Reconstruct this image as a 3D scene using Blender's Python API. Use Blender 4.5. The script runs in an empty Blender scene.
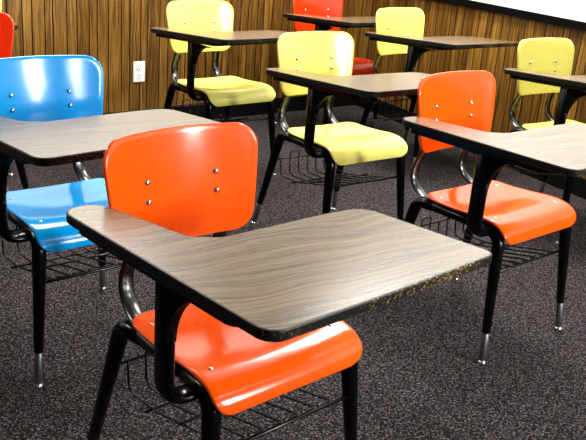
import bpy, bmesh, math, random
from mathutils import Vector, Matrix
random.seed(7)
scene = bpy.context.scene
COL = scene.collection

# ------------------------------------------------------------------ helpers
def link(o, parent=None):
    COL.objects.link(o)
    if parent is not None:
        o.parent = parent
    return o

def obj(name, me, parent=None):
    return link(bpy.data.objects.new(name, me), parent)

def mesh_from(name, verts, faces, mats, smooth=True, mat_idx=None):
    me = bpy.data.meshes.new(name)
    me.from_pydata([tuple(v) for v in verts], [], faces)
    for m in (mats if isinstance(mats, (list, tuple)) else [mats]):
        me.materials.append(m)
    for i, p in enumerate(me.polygons):
        p.use_smooth = smooth
        if mat_idx:
            p.material_index = mat_idx[i]
    bm = bmesh.new(); bm.from_mesh(me)
    bmesh.ops.recalc_face_normals(bm, faces=bm.faces)
    bm.to_mesh(me); bm.free()
    me.update()
    return me

class MB:
    """collects shapes of one part"""
    def __init__(self):
        self.v = []; self.f = []
    def add(self, v, f):
        n = len(self.v)
        self.v += [Vector(p) for p in v]
        self.f += [tuple(i + n for i in q) for q in f]
        return self
    def mesh(self, name, mat, smooth=True):
        return mesh_from(name, self.v, self.f, mat, smooth)

def catmull(pts, n=8):
    P = [Vector(p) for p in pts]
    P = [P[0] * 2 - P[1]] + P + [P[-1] * 2 - P[-2]]
    out = []
    for i in range(1, len(P) - 2):
        p0, p1, p2, p3 = P[i-1:i+3]
        for k in range(n):
            t = k / n
            out.append(0.5 * ((2 * p1) + (p2 - p0) * t + (2*p0 - 5*p1 + 4*p2 - p3) * t*t + (3*p1 - p0 - 3*p2 + p3) * t**3))
    out.append(P[-2])
    return out

def fillet(pts, r, n=6):
    """polyline with its corners rounded to radius r"""
    P = [Vector(p) for p in pts]
    out = [P[0]]
    for i in range(1, len(P) - 1):
        a, b, c = P[i-1], P[i], P[i+1]
        u = (a - b); w = (c - b)
        d = min(r, u.length * .49, w.length * .49)
        p, q = b + u.normalized() * d, b + w.normalized() * d
        for k in range(n + 1):
            t = k / n
            out.append(p * (1-t)**2 + b * 2*t*(1-t) + q * t*t)
    out.append(P[-1])
    return out

def sweep(path, ra, rb=None, side=None, n=12, round_ends=True):
    """tube along path; ra(t)/rb(t) half sizes across; side = direction of the ra axis"""
    P = [Vector(p) for p in path]
    fa = ra if callable(ra) else (lambda t: ra)
    fb = fa if rb is None else (rb if callable(rb) else (lambda t: rb))
    L = [0]
    for i in range(1, len(P)):
        L.append(L[-1] + (P[i] - P[i-1]).length)
    T = []
    for i in range(len(P)):
        a = P[max(i-1, 0)]; b = P[min(i+1, len(P)-1)]
        T.append((b - a).normalized())
    if side is None:
        s = T[0].orthogonal().normalized()
    else:
        s = Vector(side)
    v = []; f = []
    def ring(c, s1, s2, a, b):
        for k in range(n):
            q = 2 * math.pi * k / n
            v.append(c + s1 * (a * math.cos(q)) + s2 * (b * math.sin(q)))
    rings = 0
    for i in range(len(P)):
        s = (s - T[i] * s.dot(T[i])).normalized()
        s2 = T[i].cross(s)
        t = L[i] / L[-1]
        a, b = fa(t), fb(t)
        if i == 0 and round_ends:
            ring(P[0] - T[0] * min(a, b) * .35, s, s2, a * .72, b * .72); rings += 1
        ring(P[i], s, s2, a, b); rings += 1
        if i == len(P) - 1 and round_ends:
            ring(P[i] + T[i] * min(a, b) * .35, s, s2, a * .72, b * .72); rings += 1
        if side is not None:
            s = Vector(side)
    for r in range(rings - 1):
        for k in range(n):
            k2 = (k + 1) % n
            f.append((r*n + k, r*n + k2, (r+1)*n + k2, (r+1)*n + k))
    f.append(tuple(range(n))); f.append(tuple(range((rings-1)*n, rings*n)))
    return v, f

def lathe(profile, n=16, M=None):
    v = []; f = []
    for (r, z) in profile:
        for k in range(n):
            q = 2 * math.pi * k / n
            v.append(Vector((r * math.cos(q), r * math.sin(q), z)))
    for i in range(len(profile) - 1):
        for k in range(n):
            k2 = (k+1) % n
            f.append((i*n + k, i*n + k2, (i+1)*n + k2, (i+1)*n + k))
    f.append(tuple(range(n))); f.append(tuple(range((len(profile)-1)*n, len(profile)*n)))
    if M is not None:
        v = [M @ p for p in v]
    return v, f

def box(x0, x1, y0, y1, z0, z1):
    v = [(x, y, z) for x in (x0, x1) for y in (y0, y1) for z in (z0, z1)]
    f = [(0,1,3,2), (4,6,7,5), (0,4,5,1), (2,3,7,6), (0,2,6,4), (1,5,7,3)]
    return v, f

def round_poly(pts, n=8):
    """2-D polygon of (x, y, radius) -> rounded outline"""
    out = []
    m = len(pts)
    for i in range(m):
        a = Vector(pts[i-1][:2]); b = Vector(pts[i][:2]); c = Vector(pts[(i+1) % m][:2]); r = pts[i][2]
        u = (a-b).normalized(); w = (c-b).normalized()
        ang = math.acos(max(-1, min(1, u.dot(w))))
        d = min(r / math.tan(ang/2), (a-b).length*.49, (c-b).length*.49)
        p, q = b + u*d, b + w*d
        # true arc
        bis = (u + w).normalized(); rr = d * math.tan(ang/2)
        cen = b + bis * (rr / math.sin(ang/2))
        a0 = math.atan2(p.y-cen.y, p.x-cen.x); a1 = math.atan2(q.y-cen.y, q.x-cen.x)
        da = (a1 - a0 + math.pi) % (2*math.pi) - math.pi
        for k in range(n+1):
            t = a0 + da*k/n
            out.append(Vector((cen.x + rr*math.cos(t), cen.y + rr*math.sin(t))))
    return out

def densify(out, step=.012):
    res = []
    for i in range(len(out)):
        a, b = out[i], out[(i+1) % len(out)]
        k = max(1, int((b-a).length/step))
        for j in range(k):
            res.append(a.lerp(b, j/k))
    return res

def shell(name, outline, P, thick, mat, cen=(0, 0), rings=14):
    """curved sheet with a rolled rim: outline in (u,v); P(u,v) gives the front surface"""
    o = densify(outline); n = len(o); c = Vector(cen)
    def N(u, v):
        e = 1e-3
        return (P(u+e, v) - P(u-e, v)).cross(P(u, v+e) - P(u, v-e)).normalized()
    prof = []          # (inset, depth)
    hr = thick * .5
    for k in range(rings):
        prof.append((None, k / rings, 0))
    for k in range(7):
        a = math.pi * k / 6
        prof.append((hr * (1 - math.sin(a)), None, -hr * (1 - math.cos(a))))
    for k in range(rings - 1, -1, -1):
        prof.append((None, k / rings, -thick))
    v = []; f = []
    for (ins, t, d) in prof:
        for q in o:
            w = q - c
            if t is not None:
                s = t * (1 - hr / w.length) if t > 0 else 0.02
            else:
                s = 1 - ins / w.length
            u = c + w * s
            v.append(P(u.x, u.y) + N(u.x, u.y) * d)
    for i in range(len(prof) - 1):
        for k in range(n):
            k2 = (k+1) % n
            f.append((i*n+k, i*n+k2, (i+1)*n+k2, (i+1)*n+k))
    f.append(tuple(range(n))); f.append(tuple(range((len(prof)-1)*n, len(prof)*n)))
    return mesh_from(name, v, f, mat)

# ------------------------------------------------------------------ materials
def new_mat(name):
    m = bpy.data.materials.new(name); m.use_nodes = True
    nt = m.node_tree
    return m, nt, nt.nodes['Principled BSDF']

def node(nt, kind, **kw):
    n = nt.nodes.new(kind)
    for k, v in kw.items():
        if k.startswith('i_'):
            n.inputs[k[2:].replace('_', ' ')].default_value = v
        else:
            setattr(n, k, v)
    return n

def ramp(nt, stops):
    n = nt.nodes.new('ShaderNodeValToRGB')
    e = n.color_ramp.elements
    while len(e) < len(stops):
        e.new(.5)
    for i, (p, c) in enumerate(stops):
        e[i].position = p
        e[i].color = (*c, 1) if len(c) == 3 else c
    return n

def plain(name, col, rough=.5, metal=0, spec=.5, coat=0):
    m, nt, b = new_mat(name)
    b.inputs['Base Color'].default_value = (*col, 1)
    b.inputs['Roughness'].default_value = rough
    b.inputs['Metallic'].default_value = metal
    b.inputs['Specular IOR Level'].default_value = spec
    b.inputs['Coat Weight'].default_value = coat
    b.inputs['Coat Roughness'].default_value = .12
    return m

def plastic(name, col, col2):
    m, nt, b = new_mat(name)
    tc = node(nt, 'ShaderNodeTexCoord')
    nz = node(nt, 'ShaderNodeTexNoise', i_Scale=140.0, i_Detail=3.0)
    r = ramp(nt, [(.35, col2), (.65, col)])
    nt.links.new(tc.outputs['Object'], nz.inputs['Vector'])
    nt.links.new(nz.outputs['Fac'], r.inputs['Fac'])
    nt.links.new(r.outputs['Color'], b.inputs['Base Color'])
    b.inputs['Roughness'].default_value = .15
    b.inputs['Specular IOR Level'].default_value = .45
    b.inputs['Coat Weight'].default_value = .0
    b.inputs['Coat Roughness'].default_value = .10
    nb = node(nt, 'ShaderNodeTexNoise', i_Scale=9.0, i_Detail=1.0)
    bp = node(nt, 'ShaderNodeBump', i_Strength=.06, i_Distance=.02)
    nt.links.new(tc.outputs['Object'], nb.inputs['Vector'])
    nt.links.new(nb.outputs['Fac'], bp.inputs['Height'])
    nt.links.new(bp.outputs['Normal'], b.inputs['Normal'])
    return m

PLASTIC = {
    'orange': plastic('orange plastic', (.92, .092, .003), (.86, .080, .002)),
    'red': plastic('red orange plastic', (.90, .035, .003), (.82, .028, .002)),
    'yellow': plastic('yellow plastic', (.74, .685, .155), (.70, .64, .135)),
    'blue': plastic('blue plastic', (.0005, .30, .70), (.0005, .27, .65)),
}
BLACK = plain('black enamel steel', (.0010, .0010, .0014), .2, 0, .2)
GLOSSB = plain('polished black steel', (.0015, .0015, .002), .27, 0, .75)
MATTEB = plain('matte black steel', (.001, .001, .001), .6, 0, .04)
WIRE = plain('black coated wire', (.0010, .0010, .0014), .25, 0, .3)
STEEL = plain('bare steel tube', (.22, .22, .23), .42, 1.0)
GLIDE = plain('chrome glide', (.75, .75, .75), .2, 1.0)
RIVET = plain('chrome rivet', (.62, .62, .63), .15, 1.0)
WHITEPL = plain('white outlet plastic', (.82, .83, .78), .4)
SLOT = plain('outlet slot', (.03, .03, .03), .6)
BASEB = plain('black vinyl baseboard', (.002, .002, .002), .6, 0, .1)
WALLP = plain('white wall paint', (.80, .79, .74), .7)
CEIL = plain('white ceiling tile', (.55, .55, .53), .8)
BOARD = plain('white board enamel', (.88, .90, .90), .25, 0, .5)
RAILM = plain('black board rail', (.001, .001, .001), .6, 0, .05)

def laminate():
    m, nt, b = new_mat('walnut laminate')
    tc = node(nt, 'ShaderNodeTexCoord'); oi = node(nt, 'ShaderNodeObjectInfo')
    off = node(nt, 'ShaderNodeVectorMath', operation='MULTIPLY_ADD')
    comb = node(nt, 'ShaderNodeCombineXYZ')
    nt.links.new(oi.outputs['Random'], comb.inputs[0]); nt.links.new(oi.outputs['Random'], comb.inputs[1])
    off.inputs[1].default_value = (7, 5, 0)
    nt.links.new(comb.outputs[0], off.inputs[0]); nt.links.new(tc.outputs['Object'], off.inputs[2])
    # slow wander of the grain lines
    warp = node(nt, 'ShaderNodeTexNoise', i_Scale=3.2, i_Detail=1.5)
    mpw = node(nt, 'ShaderNodeMapping'); mpw.inputs['Scale'].default_value = (1.0, 1.6, 1)
    nt.links.new(off.outputs[0], mpw.inputs[0]); nt.links.new(mpw.outputs[0], warp.inputs['Vector'])
    ws = node(nt, 'ShaderNodeVectorMath', operation='MULTIPLY_ADD')
    ws.inputs[1].default_value = (0, .13, 0)
    nt.links.new(warp.outputs['Color'], ws.inputs[0]); nt.links.new(off.outputs[0], ws.inputs[2])
    rot = node(nt, 'ShaderNodeMapping'); rot.inputs['Rotation'].default_value = (0, 0, math.radians(10))
    nt.links.new(ws.outputs[0], rot.inputs[0])
    mp = node(nt, 'ShaderNodeMapping'); mp.inputs['Scale'].default_value = (2.2, 95, 1)
    nt.links.new(rot.outputs[0], mp.inputs[0])
    g1 = node(nt, 'ShaderNodeTexNoise', i_Scale=1.0, i_Detail=4.0, i_Roughness=.55)
    nt.links.new(mp.outputs[0], g1.inputs['Vector'])
    mp2 = node(nt, 'ShaderNodeMapping'); mp2.inputs['Scale'].default_value = (7, 300, 1)
    nt.links.new(rot.outputs[0], mp2.inputs[0])
    g2 = node(nt, 'ShaderNodeTexNoise', i_Scale=1.0, i_Detail=2.0)
    nt.links.new(mp2.outputs[0], g2.inputs['Vector'])
    mix = node(nt, 'ShaderNodeMath', operation='MULTIPLY_ADD'); mix.inputs[1].default_value = .45
    nt.links.new(g2.outputs['Fac'], mix.inputs[0])
    m2 = node(nt, 'ShaderNodeMath', operation='MULTIPLY'); m2.inputs[1].default_value = .6
    nt.links.new(g1.outputs['Fac'], m2.inputs[0]); nt.links.new(m2.outputs[0], mix.inputs[2])
    r = ramp(nt, [(.36, (.020, .009, .003)), (.45, (.088, .050, .020)), (.53, (.135, .083, .036)), (.68, (.20, .132, .062))])
    nt.links.new(mix.outputs[0], r.inputs['Fac'])
    nt.links.new(r.outputs['Color'], b.inputs['Base Color'])
    b.inputs['Roughness'].default_value = .25
    b.inputs['Specular IOR Level'].default_value = .68
    return m
LAM = laminate()

def edge_mat():
    m, nt, b = new_mat('worn black desk edge')
    tc = node(nt, 'ShaderNodeTexCoord'); oi = node(nt, 'ShaderNodeObjectInfo')
    add = node(nt, 'ShaderNodeVectorMath', operation='ADD')
    nt.links.new(tc.outputs['Object'], add.inputs[0]); nt.links.new(oi.outputs['Random'], add.inputs[1])
    n1 = node(nt, 'ShaderNodeTexNoise', i_Scale=210.0, i_Detail=4.0, i_Roughness=.7)
    n2 = node(nt, 'ShaderNodeTexNoise', i_Scale=6.0, i_Detail=1.0)
    for n in (n1, n2):
        nt.links.new(add.outputs[0], n.inputs['Vector'])
    # wear sits along the front edge and the front corners
    sx = node(nt, 'ShaderNodeSeparateXYZ'); nt.links.new(tc.outputs['Object'], sx.inputs[0])
    mr = node(nt, 'ShaderNodeMapRange'); mr.inputs['From Min'].default_value = .36; mr.inputs['From Max'].default_value = .45
    mr.inputs['To Min'].default_value = -.12; mr.inputs['To Max'].default_value = .05
    nt.links.new(sx.outputs['Y'], mr.inputs['Value'])
    mu = node(nt, 'ShaderNodeMath', operation='MULTIPLY_ADD'); mu.inputs[1].default_value = .35
    nt.links.new(n2.outputs['Fac'], mu.inputs[0]); nt.links.new(n1.outputs['Fac'], mu.inputs[2])
    a2 = node(nt, 'ShaderNodeMath', operation='ADD')
    nt.links.new(mu.outputs[0], a2.inputs[0]); nt.links.new(mr.outputs['Result'], a2.inputs[1])
    r = ramp(nt, [(.0, (.007, .007, .008)), (.775, (.008, .007, .007)), (.84, (.16, .095, .025)), (.95, (.42, .31, .14))])
    nt.links.new(a2.outputs[0], r.inputs['Fac'])
    nt.links.new(r.outputs['Color'], b.inputs['Base Color'])
    b.inputs['Roughness'].default_value = .4
    b.inputs['Specular IOR Level'].default_value = .15
    return m
EDGE = edge_mat()

def carpet():
    m, nt, b = new_mat('dark flecked carpet')
    tc = node(nt, 'ShaderNodeTexCoord')
    n1 = node(nt, 'ShaderNodeTexVoronoi', i_Scale=270.0)          # one cell = one tuft of yarn
    n2 = node(nt, 'ShaderNodeTexNoise', i_Scale=150.0, i_Detail=3.0, i_Roughness=.7)
    for n in (n1, n2):
        nt.links.new(tc.outputs['Object'], n.inputs['Vector'])
    sp = node(nt, 'ShaderNodeSeparateColor'); nt.links.new(n1.outputs['Color'], sp.inputs[0])
    mm = node(nt, 'ShaderNodeMath', operation='MULTIPLY_ADD'); mm.inputs[1].default_value = .34
    ms = node(nt, 'ShaderNodeMath', operation='SUBTRACT'); ms.inputs[1].default_value = .17
    nt.links.new(sp.outputs[0], mm.inputs[0]); nt.links.new(n2.outputs['Fac'], ms.inputs[0]); nt.links.new(ms.outputs[0], mm.inputs[2])
    r = ramp(nt, [(.36, (.0006, .0006, .0008)), (.49, (.006, .0055, .006)), (.58, (.030, .0265, .029)), (.74, (.155, .136, .143))])
    nt.links.new(mm.outputs[0], r.inputs['Fac'])
    hue = ramp(nt, [(.1, (.9, .92, 1.12)), (.5, (1.04, .98, .95)), (.9, (1.22, 1.0, .80))])
    nt.links.new(sp.outputs[1], hue.inputs['Fac'])
    mx = node(nt, 'ShaderNodeMix', data_type='RGBA', blend_type='MULTIPLY'); mx.inputs[0].default_value = 1
    nt.links.new(r.outputs['Color'], mx.inputs[6]); nt.links.new(hue.outputs['Color'], mx.inputs[7])
    nt.links.new(mx.outputs[2], b.inputs['Base Color'])
    b.inputs['Roughness'].default_value = .95
    b.inputs['Specular IOR Level'].default_value = .1
    bp = node(nt, 'ShaderNodeBump', i_Strength=.4, i_Distance=.003)
    nt.links.new(mm.outputs[0], bp.inputs['Height']); nt.links.new(bp.outputs['Normal'], b.inputs['Normal'])
    return m
CARPET = carpet()

def panel_mat():
    m, nt, b = new_mat('walnut plank panelling')
    tc = node(nt, 'ShaderNodeTexCoord')
    at = node(nt, 'ShaderNodeAttribute', attribute_name='tone', attribute_type='GEOMETRY')
    cmb = node(nt, 'ShaderNodeCombineXYZ')
    k = node(nt, 'ShaderNodeMath', operation='MULTIPLY'); k.inputs[1].default_value = 9.0
    nt.links.new(at.outputs['Fac'], k.inputs[0]); nt.links.new(k.outputs[0], cmb.inputs[2]); nt.links.new(k.outputs[0], cmb.inputs[1])
    add = node(nt, 'ShaderNodeVectorMath', operation='ADD')
    nt.links.new(tc.outputs['Object'], add.inputs[0]); nt.links.new(cmb.outputs[0], add.inputs[1])
    wn = node(nt, 'ShaderNodeTexNoise', i_Scale=5.0, i_Detail=1.0)
    nt.links.new(add.outputs[0], wn.inputs['Vector'])
    ws = node(nt, 'ShaderNodeVectorMath', operation='MULTIPLY_ADD'); ws.inputs[1].default_value = (.035, 0, .0)
    nt.links.new(wn.outputs['Color'], ws.inputs[0]); nt.links.new(add.outputs[0], ws.inputs[2])
    mp = node(nt, 'ShaderNodeMapping'); mp.inputs['Scale'].default_value = (105, 1, 3.2)
    nt.links.new(ws.outputs[0], mp.inputs[0])
    g = node(nt, 'ShaderNodeTexNoise', i_Scale=1.0, i_Detail=6.0, i_Roughness=.7)
    nt.links.new(mp.outputs[0], g.inputs['Vector'])
    r = ramp(nt, [(.28, (.014, .005, .001)), (.44, (.095, .041, .005)), (.58, (.215, .105, .015)), (.78, (.36, .205, .042))])
    tn = node(nt, 'ShaderNodeMath', operation='MULTIPLY_ADD'); tn.inputs[1].default_value = .14
    nt.links.new(at.outputs['Fac'], tn.inputs[0])
    s = node(nt, 'ShaderNodeMath', operation='SUBTRACT'); s.inputs[1].default_value = .07
    nt.links.new(g.outputs['Fac'], s.inputs[0]); nt.links.new(s.outputs[0], tn.inputs[2])
    nt.links.new(tn.outputs[0], r.inputs['Fac'])
    nt.links.new(r.outputs['Color'], b.inputs['Base Color'])
    b.inputs['Roughness'].default_value = .5
    b.inputs['Specular IOR Level'].default_value = .2
    return m
PANEL = panel_mat()
GROOVE = plain('dark panel groove', (.016, .007, .002), .7, 0, .1)

# ------------------------------------------------------------------ room
ANG = math.radians(39.5)
S = Vector((math.cos(ANG), math.sin(ANG), 0)); N = Vector((-S.y, S.x, 0))
KB = 4.345                                        # distance of the back wall
RA, RB = Vector((.795, 5.288, 0)), Vector((1.402, 4.308, 0))   # two points of the right wall
RD = (RB - RA).normalized(); RN = Vector((RD.y, -RD.x, 0))     # RN: into the room
if RN.dot(Vector((-1, -1, 0))) < 0: RN = -RN
t = (KB - N.dot(RA)) / N.dot(RD)
CORNER = RA + RD * t
CEIL_Z = 2.65

def panel_wall(name, start, direction, inward, length, z0, z1, first=0.):
    """plank panelling with V grooves; local x along the wall, local y into the room"""
    widths = [.072, .048, .066, .082, .052, .07, .044, .08, .058]
    xs = [0]; x = 0; i = int(first)
    while x < length:
        x += widths[i % len(widths)]; i += 1
        xs.append(min(x, length))
    v = []; f = []; mi = []; tone = []
    g = .0032; d = .004
    rnd = random.Random(name)
    prof = []
    for a, b in zip(xs[:-1], xs[1:]):
        prof.append((a + g, 0, 0, rnd.random()))      # plank from a+g to b-g
        prof.append((b - g, 0, 1, 0)); prof.append((b, -d, 1, 0))
    prof.append((length, 0, 0, 0))
    for (x, y, _, _) in prof:
        v += [(x, y, z0), (x, y, z1)]
    for k in range(len(prof) - 1):
        f.append((2*k, 2*k+2, 2*k+3, 2*k+1)); mi.append(prof[k][2]); tone.append(prof[k][3])
    n = len(v)                                           # solid back
    v += [(0, -.08, z0), (0, -.08, z1), (length, -.08, z0), (length, -.08, z1)]
    f.append((n, n+1, n+3, n+2)); mi.append(1); tone.append(0)
    me = bpy.data.meshes.new(name); me.from_pydata(v, [], f)
    me.materials.append(PANEL); me.materials.append(GROOVE)
    at = me.attributes.new('tone', 'FLOAT', 'FACE')
    for k in range(len(f)):
        me.polygons[k].material_index = mi[k]; at.data[k].value = tone[k]
    o = obj(name, me)
    o.matrix_world = Matrix(((direction.x, inward.x, 0, start.x), (direction.y, inward.y, 0, start.y), (0, 0, 1, 0), (0, 0, 0, 1)))
    o['kind'] = 'structure'
    return o

def struct(name, mb, mat, M=None):
    o = obj(name, mb.mesh(name, mat, False)); o['kind'] = 'structure'
    if M is not None: o.matrix_world = M
    return o

LB, LR = 6.6, 5.6
MBK = Matrix(((S.x, -N.x, 0, CORNER.x - S.x*LB), (S.y, -N.y, 0, CORNER.y - S.y*LB), (0, 0, 1, 0), (0, 0, 0, 1)))
MR = Matrix(((RD.x, RN.x, 0, CORNER.x), (RD.y, RN.y, 0, CORNER.y), (0, 0, 1, 0), (0, 0, 0, 1)))
PZ = .98
panel_wall('wall_back', CORNER - S*LB, S, -N, LB, 0, PZ, 2)
panel_wall('wall_right', CORNER, RD, RN, LR, 0, PZ, 5)
struct('wall_back_upper', MB().add(*box(0, LB, -.08, -.004, PZ, CEIL_Z)), WALLP, MBK)
struct('wall_right_upper', MB().add(*box(0, LR, -.08, -.004, PZ, CEIL_Z)), WALLP, MR)
struct('trim_1', MB().add(*box(0, LB, -.004, .018, PZ, PZ+.04)), GROOVE, MBK)
struct('baseboard_back', MB().add(*box(0, LB-.012, .0, .012, 0, .10)), BASEB, MBK)
struct('baseboard_right', MB().add(*box(0.012, LR, .0, .012, 0, .10)), BASEB, MR)
cA = CORNER; cB = CORNER - S*LB; cC = CORNER + RD*LR; cD = cB + RD*LR
def slab(name, z0, z1, mat):
    P = [cA + (S+N)*.15, cB + (N)*.15, cD, cC + S*.15]
    v = [(p.x, p.y, z) for z in (z0, z1) for p in P]
    f = [(0,1,2,3), (4,5,6,7)] + [(i, (i+1) % 4, 4+(i+1) % 4, 4+i) for i in range(4)]
    return struct(name, MB().add(v, f), mat)
slab('floor', -.05, 0, CARPET)
slab('ceiling', CEIL_Z, CEIL_Z+.05, CEIL)

# ------------------------------------------------------------------ desk meshes (local: +x sitter's right, +y forward)
ZT = .712
def back_surf(u, v):       # u across, v = height
    w = v - .705
    y = -.213 - w*.160 - w*w*.12 + .80*u*u
    return Vector((u, y, v))
BACK_OUT = round_poly([(-.204, .823, .052), (0, .827, 6), (.204, .823, .052), (.1945, .70, 2), (.179, .574, .055), (0, .571, 6), (-.179, .574, .055), (-.1945, .70, 2)], 9)
def back_front(u, v):      # orientation so that the normal faces forward
    return back_surf(-u, v)

SEATP = catmull([(-.137, .453), (-.115, .449), (-.06, .444), (.02, .445), (.085, .452), (.130, .4545), (.170, .449), (.197, .433), (.211, .410), (.213, .391)], 10)
_sl = [0]
for i in range(1, len(SEATP)):
    _sl.append(_sl[-1] + (SEATP[i]-SEATP[i-1]).length)
SLEN = _sl[-1]
def seat_prof(s):
    if s <= 0: return SEATP[0] + (SEATP[1]-SEATP[0]).normalized()*s
    if s >= SLEN: return SEATP[-1] + (SEATP[-1]-SEATP[-2]).normalized()*(s-SLEN)
    for i in range(1, len(_sl)):
        if s <= _sl[i]:
            return SEATP[i-1].lerp(SEATP[i], (s-_sl[i-1])/(_sl[i]-_sl[i-1]))
def seat_surf(u, s):
    q = seat_prof(s)
    k = max(0, 1 - (s/SLEN)**3)
    dish = (.014*(abs(u)/.19)**2.4 - .006) * k * math.exp(-((s - .17)/.16)**2)
    return Vector((u, q[0], q[1] + dish))
SEAT_OUT = round_poly([(-.183, .0, .045), (.183, .0, .045), (.199, SLEN*.55, 2), (.197, SLEN, .045), (-.197, SLEN, .045), (-.199, SLEN*.55, 2)], 9)

TOP_OUT = round_poly([(.318, -.165, .038), (.232, -.163, .045), (.178, .075, .05), (.128, .109, .06), (-.14, .112, .4), (-.236, .124, .052), (-.276, .440, .022), (0, .449, 8), (.294, .449, .036)], 8)

def top_mesh():
    """laminate slab, thickness .019, its rim a separate band"""
    o = densify(TOP_OUT, .02); n = len(o)
    z1 = ZT; e = .0025
    v = []; f = []
    cen = Vector((.05, .26))
    def inset(d):
        r = []
        for i in range(n):
            a = o[i-1]; c = o[(i+1) % n]; tt = (c - a).normalized(); nn = Vector((-tt.y, tt.x))
            r.append(o[i] + nn*d)
        return r
    # find inward sign
    ar = sum(o[i-1].x*o[i].y - o[i].x*o[i-1].y for i in range(n))
    sg = 1 if ar > 0 else -1
    ri = inset(.004*sg)
    me = MB()
    me.v = [Vector((p.x, p.y, z1)) for p in ri] + [Vector((p.x, p.y, z1-.002)) for p in ri]
    me.f = [tuple(range(n))] + [(i, (i+1) % n, n+(i+1) % n, n+i) for i in range(n)]
    bm = bmesh.new()
    vs = [bm.verts.new(p) for p in me.v]
    for q in me.f: bm.faces.new([vs[i] for i in q])
    bmesh.ops.triangulate(bm, faces=[fc for fc in bm.faces if len(fc.verts) > 4])
    m = bpy.data.meshes.new('desktop'); bmesh.ops.recalc_face_normals(bm, faces=bm.faces); bm.to_mesh(m); bm.free()
    m.materials.append(LAM)
    # band: rounded rim + underside
    lay = [(.004, z1 - .0003), (.0012, z1 - .0006), (0, z1 - .003), (0, z1 - .018), (.002, z1 - .020), (.006, z1 - .0205)]
    v = []; f = []
    for d, z in lay:
        for p in inset(d*sg): v.append(Vector((p.x, p.y, z)))
    for i in range(len(lay)-1):
        for k in range(n):
            f.append((i*n+k, i*n+(k+1) % n, (i+1)*n+(k+1) % n, (i+1)*n+k))
    f.append(tuple(range((len(lay)-1)*n, len(lay)*n)))
    bm = bmesh.new(); vs = [bm.verts.new(p) for p in v]
    for q in f: bm.faces.new([vs[i] for i in q])
    bmesh.ops.triangulate(bm, faces=[fc for fc in bm.faces if len(fc.verts) > 4])
    b = bpy.data.meshes.new('edge_band'); bm.normal_update()
    bmesh.ops.recalc_face_normals(bm, faces=bm.faces); bm.to_mesh(b); bm.free()
    b.materials.append(EDGE)
    return m, b

ME = {}
ME['desktop'], ME['edge_band'] = top_mesh()
for cname, mat in PLASTIC.items():
    ME['backrest', cname] = shell('backrest', BACK_OUT, back_front, .011, mat, (0, .705))
    ME['seat', cname] = shell('seat', SEAT_OUT, seat_surf, .009, mat, (0, SLEN*.5))

def dome(name, r, h, pos, nrm, mat):
    q = Vector(nrm).to_track_quat('Z', 'Y').to_matrix().to_4x4()
    M = Matrix.Translation(pos) @ q
    prof = [(r, -.001), (r, h*.25), (r*.86, h*.6), (r*.55, h*.9), (r*.12, h)]
    return MB().add(*lathe(prof, 12, M)).mesh(name, mat)
def surf_n(P, u, v):
    e = 1e-3
    return (P(u+e, v)-P(u-e, v)).cross(P(u, v+e)-P(u, v-e)).normalized()
ME['back_rivets'] = [dome('rivet', .0072, .006, back_front(u, v), surf_n(back_front, u, v), RIVET) for u in (-.091, .091) for v in (.675, .718)]
ME['seat_rivets'] = [dome('rivet', .005, .0025, seat_surf(u, s), surf_n(seat_surf, u, s), RIVET) for u, s in ((-.16, .275), (.16, .275), (-.15, .05), (.15, .05))]

def side_meshes(sx):
    """rear leg, rail, front leg, back support of one side (sx=+1 sitter's right)"""
    r = {}
    zr = .421
    r['rail'] = MB().add(*sweep([(.172*sx, -.105, zr), (.172*sx, 0, zr-.001), (.172*sx, .085, zr-.002)], .0172, n=14)).mesh('seat_rail', BLACK)
    for nm, foot, knee in (('rear', (.224, -.252), (.176, -.161)), ('front', (.214, .215), (.182, .176))):
        a = Vector((foot[0]*sx, foot[1], 0)); b = Vector((knee[0]*sx, knee[1], zr)); d = (b-a).normalized()
        r[nm + '_ext'] = MB().add(*sweep([a + d*.012, a + d*.06, a + d*.112], lambda t: .0104 + .0012*t, n=12)).mesh('leg_extension', STEEL)
        P0 = a + d*.105
        far = Vector((.172*sx, -.10, zr)) if nm == 'rear' else Vector((.172*sx, .08, zr-.002))
        path = fillet([P0, b, far], .07 if nm == 'rear' else .05, 10)
        r[nm + '_leg'] = MB().add(*sweep(path, lambda t: .0134 + .0062*min(1, t*1.7), n=14)).mesh('leg', BLACK)
        M = Matrix.Translation(a)
        r[nm + '_glide'] = MB().add(*lathe([(.0135, 0), (.0145, .003), (.0135, .009), (.008, .012), (.007, .020)], 14, M)).mesh('foot_glide', GLIDE)
    # flattened back support: from under the seat, round the rear, up behind the backrest
    pth = catmull([(.158*sx, -.03, .424), (.148*sx, -.11, .424), (.138*sx, -.170, .427), (.131*sx, -.214, .450), (.127*sx, -.232, .490), (.121*sx, -.223, .54), (.113*sx, -.205, .60), (.105*sx, -.2145, .68), (.100*sx, -.2265, .75)], 8)
    r['support'] = MB().add(*sweep(pth, .0195, .0075, side=(1, 0, 0), n=14)).mesh('back_support', GLOSSB)
    return r
SIDE = {1: side_meshes(1), -1: side_meshes(-1)}

# tablet post: broad flattened tube rising beside the seat, spreading forward under the top
pp = fillet([(.150, .140, .421), (.266, .137, .421), (.268, .138, .692)], .05, 10)
m = MB().add(*sweep(pp, lambda t: .020 + .008*min(1, t*2.2), .0135, side=(0, 1, 0), n=18))
ME['post'] = m.mesh('tablet_post', BLACK)
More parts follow.
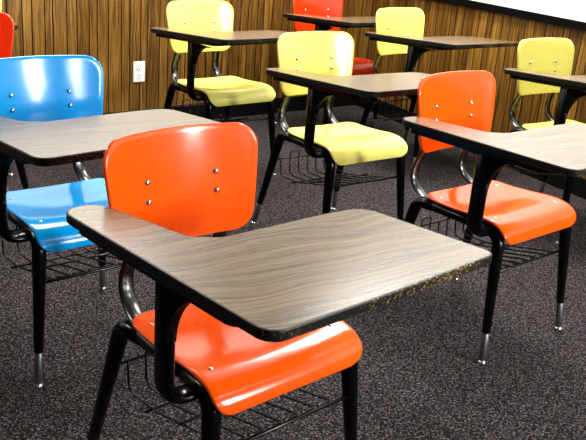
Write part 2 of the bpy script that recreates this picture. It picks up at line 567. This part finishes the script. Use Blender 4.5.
# gusset: curved web from the post forward to the desk underside
g = []
for k in range(13):
    a = math.pi/2*k/12
    g.append((.262 + .135*(1-math.cos(a)) - .105, .52 + .165*math.sin(a)))
v = []; f = []
ys = []
for k in range(13):
    a = math.pi/2*k/12
    R = .13
    ys.append((.160 + R*(1-math.cos(a)), .555 + R*math.sin(a)))
for x in (.2575, .2785):
    for (y, z) in ys: v.append((x, y, z))
    v.append((x, .125, .687)); v.append((x, .125, .56))
n = 15
f = [tuple(range(n)), tuple(range(n, 2*n))] + [(i, (i+1) % n, n+(i+1) % n, n+i) for i in range(n)]
ME['gusset'] = mesh_from('post_gusset', v, f, MATTEB, False)
# steel tray under arm and top
tr = round_poly([(.302, -.135, .03), (.246, -.135, .03), (.205, .14, .05), (.02, .15, .03), (-.14, .16, .03), (-.14, .33, .03), (.285, .36, .03)], 5)
v = [(p.x, p.y, z) for z in (ZT-.0202, ZT-.037) for p in tr]; n = len(tr)
bm = bmesh.new(); vs = [bm.verts.new(p) for p in v]
for q in [tuple(range(n)), tuple(range(n, 2*n))] + [(i, (i+1) % n, n+(i+1) % n, n+i) for i in range(n)]: bm.faces.new([vs[i] for i in q])
bmesh.ops.triangulate(bm, faces=[fc for fc in bm.faces if len(fc.verts) > 4]); bmesh.ops.recalc_face_normals(bm, faces=bm.faces)
ME['tray'] = bpy.data.meshes.new('under_bracket'); bm.to_mesh(ME['tray']); bm.free(); ME['tray'].materials.append(BLACK)

# wire book rack under the seat
rk = MB()
ZF, ZR, ZL = .300, .300, .228
def wire(p, r=.0028):
    rk.add(*sweep(p, r, n=7))
wire([(-.197, .192, ZF), (.197, .192, ZF)], .0042)                    # front rod, leg to leg
wire([(-.196, -.200, ZR), (.196, -.200, ZR)], .0036)                # rear rod
wire([(-.155, .03, ZF-.034), (.155, .03, ZF-.034)], .0032)
wire([(-.155, -.10, ZL-.004), (.155, -.10, ZL-.004)], .0032)
xs = [-.141 + .047*i for i in range(7)]
for i, x in enumerate(xs):
    p = [(x, -.197, ZR), (x, -.192, ZL), (x, -.08, ZL+.004), (x, .182, ZF-.004), (x + .048 if i < 6 else x + .03, .187, ZF+.006)]
    wire(fillet(p, .022, 4))
for a, b in ((4, 5), (1, 2)):
    wire(fillet([(xs[a], -.197, ZR), (xs[a], -.197, ZR+.028), (xs[b], -.197, ZR+.028), (xs[b], -.197, ZR)], .012, 4))
ME['rack'] = rk.mesh('book_rack', WIRE)

def make_desk(x, y, t, colour, label, group, tilt=0., dy=0., roll=0.):
    e = bpy.data.objects.new('student_desk', None); COL.objects.link(e)
    e.empty_display_size = .1
    e.location = (x, y, 0); e.rotation_euler = (0, 0, t)
    e['label'] = label; e['category'] = 'school desk'; e['group'] = group
    b = obj('backrest', ME['backrest', colour], e)
    for m in ME['back_rivets']: obj('rivet', m, b)
    s = obj('seat', ME['seat', colour], e)
    for m in ME['seat_rivets']: obj('rivet', m, s)
    d = obj('desktop', ME['desktop'], e)
    M = Matrix.Translation((.25, -.05 + dy, ZT)) @ Matrix.Rotation(tilt, 4, 'X') @ Matrix.Rotation(-roll, 4, 'Y') @ Matrix.Translation((-.25, .05, -ZT))
    d.matrix_local = M
    obj('edge_band', ME['edge_band'], d)
    u = obj('under_bracket', ME['tray'], e); u.matrix_local = M
    p = obj('tablet_post', ME['post'], e)
    obj('post_gusset', ME['gusset'], p)
    for sx in (1, -1):
        r = SIDE[sx]
        for nm in ('rear', 'front'):
            l = obj('leg', r[nm + '_leg'], e)
            x1 = obj('leg_extension', r[nm + '_ext'], l); x1['label'] = 'bare steel lower leg'
            obj('foot_glide', r[nm + '_glide'], l)
        obj('seat_rail', r['rail'], e)
        obj('back_support', r['support'], e)
    obj('book_rack', ME['rack'], e)
    return e

G1 = 'classroom tablet arm desks'
D = [
 (-.110, 1.592, -2.391, 'orange', 'orange student desk nearest the camera, its wood grain top filling the foreground', 0, 0, 0),
 (-.646, 2.270, -2.420, 'blue', 'only blue student desk, glossy seat and back, at left behind the nearest orange one', .04, .0, -.020),
 (-.419, 4.106, -2.425, 'yellow', 'yellow student desk standing right beside the white wall outlet', .065, -.014, 0),
 (.161, 3.302, -2.479, 'yellow', 'yellow student desk in the middle of the room, directly behind the nearest orange desk', .058, .035, 0),
 (.172, 5.127, -2.453, 'red', 'red orange student desk in the far corner, half hidden behind the middle yellow desk', .055, 0, 0),
 (.640, 4.584, -2.40, 'yellow', 'yellow student desk by the right wall, under the left end of the whiteboard', .052, -.02, .017),
 (1.222, 3.727, -2.500, 'yellow', 'yellow student desk at the right edge, behind the orange desk below the whiteboard', .058, -.02, 0),
 (.647, 2.607, -2.413, 'orange', 'orange student desk on the right with all its steel feet in view', 0, -.006, 0),
 (-1.372, 3.090, 3.05, 'red', 'red orange student desk cut off by the left edge, behind the blue desk', 0, 0, 0),
 (-1.632, 3.866, 3.475, 'yellow', 'yellow student desk far left, only its desktop corner showing beyond the red orange backrest', .06, 0, 0),
]
for a in D:
    make_desk(*a[:5], G1, tilt=a[5], dy=a[6], roll=a[7])

# ------------------------------------------------------------------ wall outlet
o = bpy.data.objects.new('wall_outlet', None); COL.objects.link(o)
pos = Vector((-.974, 4.790, .331)) + S*.022; pos += N * (KB - N.dot(pos))
o.matrix_world = Matrix(((S.x, -N.x, 0, pos.x), (S.y, -N.y, 0, pos.y), (0, 0, 1, pos.z), (0, 0, 0, 1)))
o['label'] = 'white double power outlet on the brown panelled back wall'; o['category'] = 'outlet'
bm = bmesh.new(); bmesh.ops.create_cube(bm, size=1)
bmesh.ops.scale(bm, vec=(.075, .009, .122), verts=bm.verts); bmesh.ops.translate(bm, vec=(0, .0045, 0), verts=bm.verts)
bmesh.ops.bevel(bm, geom=[e for e in bm.edges], offset=.003, segments=2, affect='EDGES')
me = bpy.data.meshes.new('plate'); bm.to_mesh(me); bm.free(); me.materials.append(WHITEPL)
obj('plate', me, o)
for z in (.026, -.026):
    so = round_poly([(-.017, -.018, .012), (.017, -.018, .012), (.017, .018, .012), (-.017, .018, .012)], 5)
    n = len(so); v = [(p.x, y, p.y + z) for y in (.0085, .011) for p in so]
    f = [tuple(range(n)), tuple(range(n, 2*n))] + [(i, (i+1) % n, n+(i+1) % n, n+i) for i in range(n)]
    sk = obj('socket', mesh_from('socket', v, f, WHITEPL, False), o)
    mb = MB()
    mb.add(*box(-.009, -.006, .0105, .0114, z+.000, z+.011)); mb.add(*box(.006, .009, .0105, .0114, z+.001, z+.010))
    mb.add(*lathe([(.0035, 0), (.0035, .0006)], 10, Matrix.Translation((0, .0108, z-.009)) @ Matrix.Rotation(-math.pi/2, 4, 'X')))
    obj('slots', mb.mesh('slots', SLOT, False), sk)

# ------------------------------------------------------------------ whiteboard on the right wall
wb = bpy.data.objects.new('whiteboard', None); COL.objects.link(wb); wb.matrix_world = MR
wb['label'] = 'large blank whiteboard with a black bottom rail on the right wall'; wb['category'] = 'whiteboard'
x0, x1 = .35, 4.4
obj('board', MB().add(*box(x0, x1, .0, .016, .868, 2.08)).mesh('board', BOARD, False), wb)
fr = MB().add(*box(x0-.03, x1+.03, 0, .024, .832, .874))
obj('bottom_rail', fr.mesh('bottom_rail', RAILM, False), wb)
fr = MB().add(*box(x0-.03, x1+.03, 0, .022, 2.06, 2.10)).add(*box(x0-.03, x0+.005, 0, .022, .87, 2.07)).add(*box(x1-.005, x1+.03, 0, .022, .87, 2.07))
obj('frame', fr.mesh('frame', RAILM, False), wb)

# ------------------------------------------------------------------ light: added ceiling and front area lights, all unseen
def add_ceiling_light(s, n, L, Wd, power, spread, col=(1, .97, .92)):  # unseen overhead light, invented for the brightness and reflections it gives
    l = bpy.data.lights.new('added_ceiling_light', 'AREA'); l.shape = 'RECTANGLE'
    l.size = Wd; l.size_y = L; l.energy = power; l.color = col; l.spread = math.radians(spread)      # spread narrowed to shape the added light
    q = bpy.data.objects.new('added_ceiling_light', l); COL.objects.link(q)
    p = S*s + N*n
    q.location = (p.x, p.y, CEIL_Z - .02); q.rotation_euler = (0, 0, ANG)
for (s, n, e, sp) in [(3.1, 2.6, 105, 165), (2.6, -.5, 60, 125), (1.8, 3.65, 50, 160), (-.6, 3.55, 48, 150)]:
    add_ceiling_light(s, n, 1.2, .55, e, sp)
def add_front_light(s, n, wd, z0, z1, power):          # invented daylight source, added unseen for the backrest reflections
    l = bpy.data.lights.new('added_front_light', 'AREA'); l.shape = 'RECTANGLE'
    l.size = wd; l.size_y = z1 - z0; l.energy = power; l.color = (.92, .97, 1)
    q = bpy.data.objects.new('added_front_light', l); COL.objects.link(q)
    p = S*s + N*n
    q.matrix_world = Matrix(((-S.x, 0, -N.x, p.x), (-S.y, 0, -N.y, p.y), (0, 1, 0, (z0+z1)/2), (0, 0, 0, 1)))
add_front_light(1.62, -3.2, .36, 1.18, 2.4, 75)
add_front_light(3.75, -3.2, .42, 1.18, 2.4, 300)
w = bpy.data.worlds.new('room ambience'); scene.world = w; w.use_nodes = True
w.node_tree.nodes['Background'].inputs[0].default_value = (.9, .95, 1, 1)
w.node_tree.nodes['Background'].inputs[1].default_value = .03

# ------------------------------------------------------------------ camera
F, PITCH, ROLL, HC = 827.39, .357978, .0834111, 1.29025
fw = Vector((0, math.cos(PITCH), -math.sin(PITCH))); rt = Vector((1, 0, 0)); up = rt.cross(fw)
r2 = rt*math.cos(ROLL) + up*math.sin(ROLL); u2 = -rt*math.sin(ROLL) + up*math.cos(ROLL)
cam = bpy.data.cameras.new('camera'); co = bpy.data.objects.new('camera', cam); COL.objects.link(co)
co.matrix_world = Matrix(((r2.x, u2.x, -fw.x, 0), (r2.y, u2.y, -fw.y, 0), (r2.z, u2.z, -fw.z, HC), (0, 0, 0, 1)))
cam.sensor_fit = 'HORIZONTAL'; cam.sensor_width = 36; cam.lens = F/586*36
cam.clip_start = .05
scene.camera = co
vs = scene.view_settings
vs.view_transform = 'Standard'; vs.look = 'None'; vs.gamma = 1; vs.use_curve_mapping = False
vs.exposure = .2
